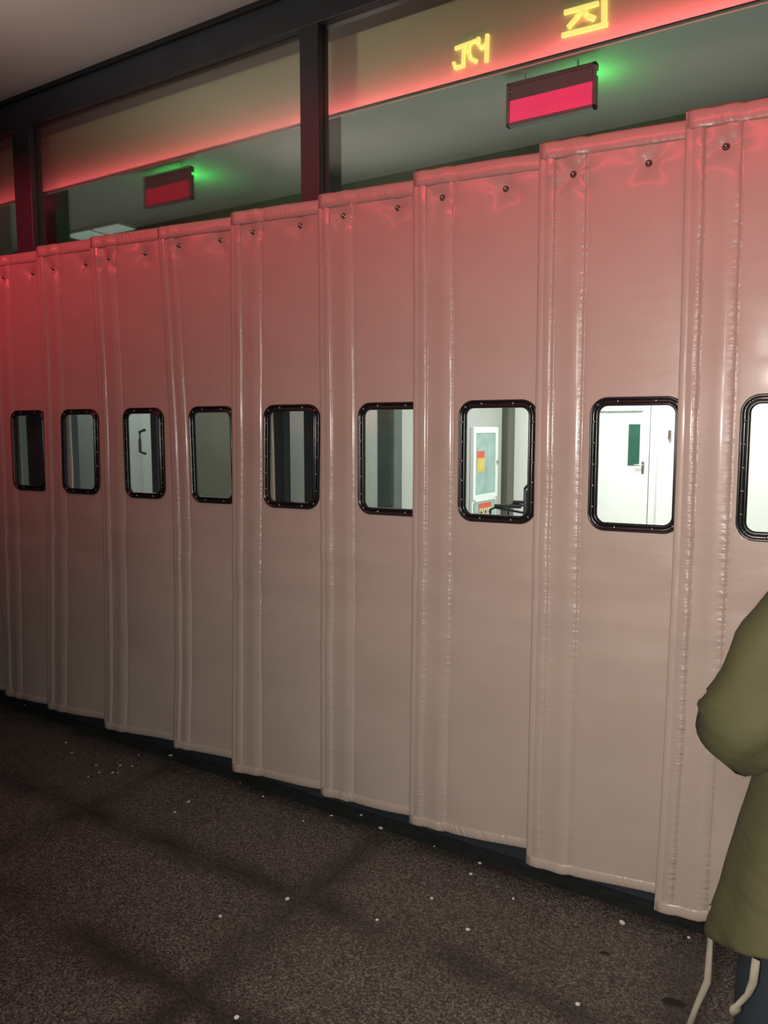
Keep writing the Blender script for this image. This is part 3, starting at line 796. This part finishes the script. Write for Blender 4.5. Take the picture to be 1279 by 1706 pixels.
sleeve(-1, (-0.232, -0.045, 0.965), (-0.10, 0.150, 0.985))
sleeve(1, (0.232, -0.045, 0.975), (0.10, 0.150, 0.975))
# hood lying on the shoulders
rings = []
for z, rx, ry, cy in ((1.215, 0.03, 0.015, -0.115), (1.235, 0.085, 0.045, -0.115), (1.28, 0.115, 0.07, -0.095), (1.325, 0.110, 0.075, -0.065), (1.355, 0.092, 0.065, -0.045), (1.36, 0.075, 0.05, -0.04), (1.335, 0.06, 0.035, -0.045)):
    rings.append([Vector((rx * math.cos(2 * PI * k / 24), cy + ry * math.sin(2 * PI * k / 24), z)) for k in range(24)])
MB().loft(rings).build('hood', M['coat'], person, smooth=True)
for sx in (-1, 1):
    rings = []
    for z, r, cx, cy in ((0.80, 0.098, 0.087, 0), (0.62, 0.085, 0.089, 0.008), (0.45, 0.073, 0.092, 0.012), (0.28, 0.068, 0.094, -0.004), (0.09, 0.062, 0.096, -0.012), (0.055, 0.062, 0.097, -0.008)):
        if sx < 0: cx += 0.08 * (0.80 - z) / 0.75 + (0.02 if 0.3 < z < 0.7 else 0.0)
        rings.append([Vector((sx * cx + r * math.cos(2 * PI * k / 24), cy + r * 1.08 * math.sin(2 * PI * k / 24), z)) for k in range(24)])
    MB().loft(rings).build('trouser_leg', M['trousers'], person, smooth=True)
    rings = []
    for y, w2, h in ((-0.075, 0.022, 0.045), (-0.06, 0.036, 0.075), (-0.01, 0.040, 0.085), (0.05, 0.042, 0.072), (0.11, 0.046, 0.058), (0.15, 0.038, 0.045), (0.172, 0.018, 0.028)):
        rings.append([Vector((sx * (0.177 if sx < 0 else 0.098) + w2 * math.cos(2 * PI * k / 16), y, max(h / 2 + h / 2 * math.sin(2 * PI * k / 16) * 1.0, 0.0))) for k in range(16)])
    MB().loft(rings).build('shoe', M['shoe'], person, smooth=True)
MB().tube([(-0.265, -0.03, 0.62), (-0.262, -0.035, 0.55), (-0.262, -0.045, 0.48), (-0.278, -0.06, 0.43), (-0.292, -0.07, 0.37)], [0.006, 0.0065, 0.007, 0.0075, 0.0075], 8, 0.5).build('hem_cord', M['cord'], person, smooth=True)
MB().tube([(-0.175, -0.145, 0.62), (-0.177, -0.147, 0.58), (-0.184, -0.147, 0.555), (-0.198, -0.15, 0.532), (-0.201, -0.15, 0.524), (-0.205, -0.152, 0.514)], [0.007, 0.007, 0.0075, 0.008, 0.013, 0.010], 8, 0.5).build('hem_cord', M['cord'], person, smooth=True)

# ------------------------------------------------------------------ paper confetti on the floor
def floor_pt(px, py):
    """point of the floor that the photograph shows at this pixel"""
    d = Vector(((px - 639.5) / FPX, -(py - 853.0) / FPX, -1.0))
    d = cam.rotation_euler.to_matrix() @ d
    t = -1.5 / d.z
    return Vector(cam.location) + d * t
dots = [
 (41, 1175, .7, 'white paper dot closest to the curtain at the far left floor corner'),
 (110, 1237, .9, 'brighter of two white paper dots lying left of the small far cluster'),
 (120, 1254, .7, 'dimmer of two white paper dots lying left of the small far cluster'),
 (160, 1275, .7, 'white paper dot at upper left of the far cluster'),
 (165, 1287, .7, 'white paper dot second in the lower row of the far cluster'),
 (147, 1294, .7, 'white paper dot at the lower left end of the far cluster'),
 (187.5, 1287.5, .9, 'bright white paper dot touching its neighbour in the far cluster'),
 (196, 1287.5, .6, 'small white paper dot just right of the touching one in the far cluster'),
 (200, 1275, .8, 'white paper dot at the upper middle of the far cluster'),
 (220, 1276.5, .7, 'white paper dot at the right end of the far cluster'),
 (231, 1258, .6, 'faint white paper dot above the right end of the far cluster'),
 (284, 1258.5, 1.0, 'bright oblong paper dot at the edge of the curtain shadow, right of the far cluster'),
 (314, 1335.5, 1.0, 'upper of two white paper dots in the middle distance on the left'),
 (291, 1353, .9, 'lower of two white paper dots in the middle distance on the left'),
 (400, 1304, .5, 'very faint paper dot just below the middle curtain panel'),
 (438, 1327, .8, 'lone white paper dot in front of the middle curtain panel'),
 (552, 1359, .9, 'left of two level paper dots below the column-window panel'),
 (601.5, 1358, .9, 'right of two level paper dots below the column-window panel'),
 (634, 1379.5, 1.1, 'oblong white paper dot on the threshold line near the fire-cabinet panel'),
 (505, 1368, .5, 'dim paper dot left of the pair below the column-window panel'),
 (478.5, 1497.5, 1.1, 'bright white paper dot on the dark joint crossing at left centre'),
 (367, 1526.5, .9, 'white paper dot on the lighter tile below left of the joint crossing'),
 (628, 1532.5, .9, 'white paper dot right of the joint crossing, alone on its tile'),
 (394, 1695, 1.15, 'nearest white paper dot at the bottom left edge of the picture'),
 (799, 1438, .9, 'upper of two paper dots below the fire-cabinet panel'),
 (784, 1456, 1.0, 'lower of two paper dots below the fire-cabinet panel'),
 (719, 1496.5, .9, 'white paper dot midway between the fire-cabinet panel and the picture bottom'),
 (855, 1497.5, .6, 'dim oblong paper dot in front of the lobby-door panel corner'),
 (779, 1548.5, 1.0, 'white paper dot in the open floor at centre right'),
 (1036, 1537, 1.25, 'largest white paper dot, oblong, in front of the lobby-door panel'),
 (1147, 1562, .8, 'white paper dot close to the hem of the olive coat'),
 (962, 1673, 1.0, 'white paper dot near the bottom edge, left of the large dark spot'),
 (723, 1410, .5, 'tiny faint paper dot by the threshold line below the fire-cabinet panel'),
]
for k, (px, py, sz, label) in enumerate(dots):
    p = floor_pt(px, py)
    random.seed(k + 50)
    r = 0.0062 * sz; e = random.uniform(0.8, 1.15); ph = random.uniform(0, 6.28)
    if 'oblong' in label: e = 1.45
    mb = MB()
    prof = [(1.0, 0.0), (1.03, 0.0006), (0.97, 0.0013)]
    rings = []
    for q, h in prof:
        rings.append([Vector((r * q * e * math.cos(2 * PI * j / 14) * (1 + 0.05 * math.sin(3 * j)), r * q * math.sin(2 * PI * j / 14), h)) for j in range(14)])
    mb.loft(rings)
    o = mb.build('paper_dot', M['paper'], None, (p.x, p.y, 0.0)); o.rotation_euler.z = ph
    tag(o, label, 'confetti', 'white paper dots scattered on the floor')
for px, py, r, label in ((1007, 1588, 0.010, 'small dark spot stuck to the floor, left of the olive coat'), (1122, 1670, 0.020, 'large dark oblong spot on the floor near the coat cord')):
    p = floor_pt(px, py); mb = MB(); rings = []
    for q, h in ((1.0, 0.0), (0.9, 0.0012), (0.5, 0.002)):
        rings.append([Vector((r * q * 1.5 * math.cos(2 * PI * j / 18) * (1 + 0.12 * math.sin(2 * j + 1)), r * q * 0.8 * math.sin(2 * PI * j / 18) * (1 + 0.15 * math.sin(3 * j)), h)) for j in range(18)])
    o = mb.loft(rings).build('dirt_spot', M['gum'], None, (p.x, p.y, 0.0)); o.rotation_euler.z = 0.2
    tag(o, label, 'stain', 'dark spots on the floor')
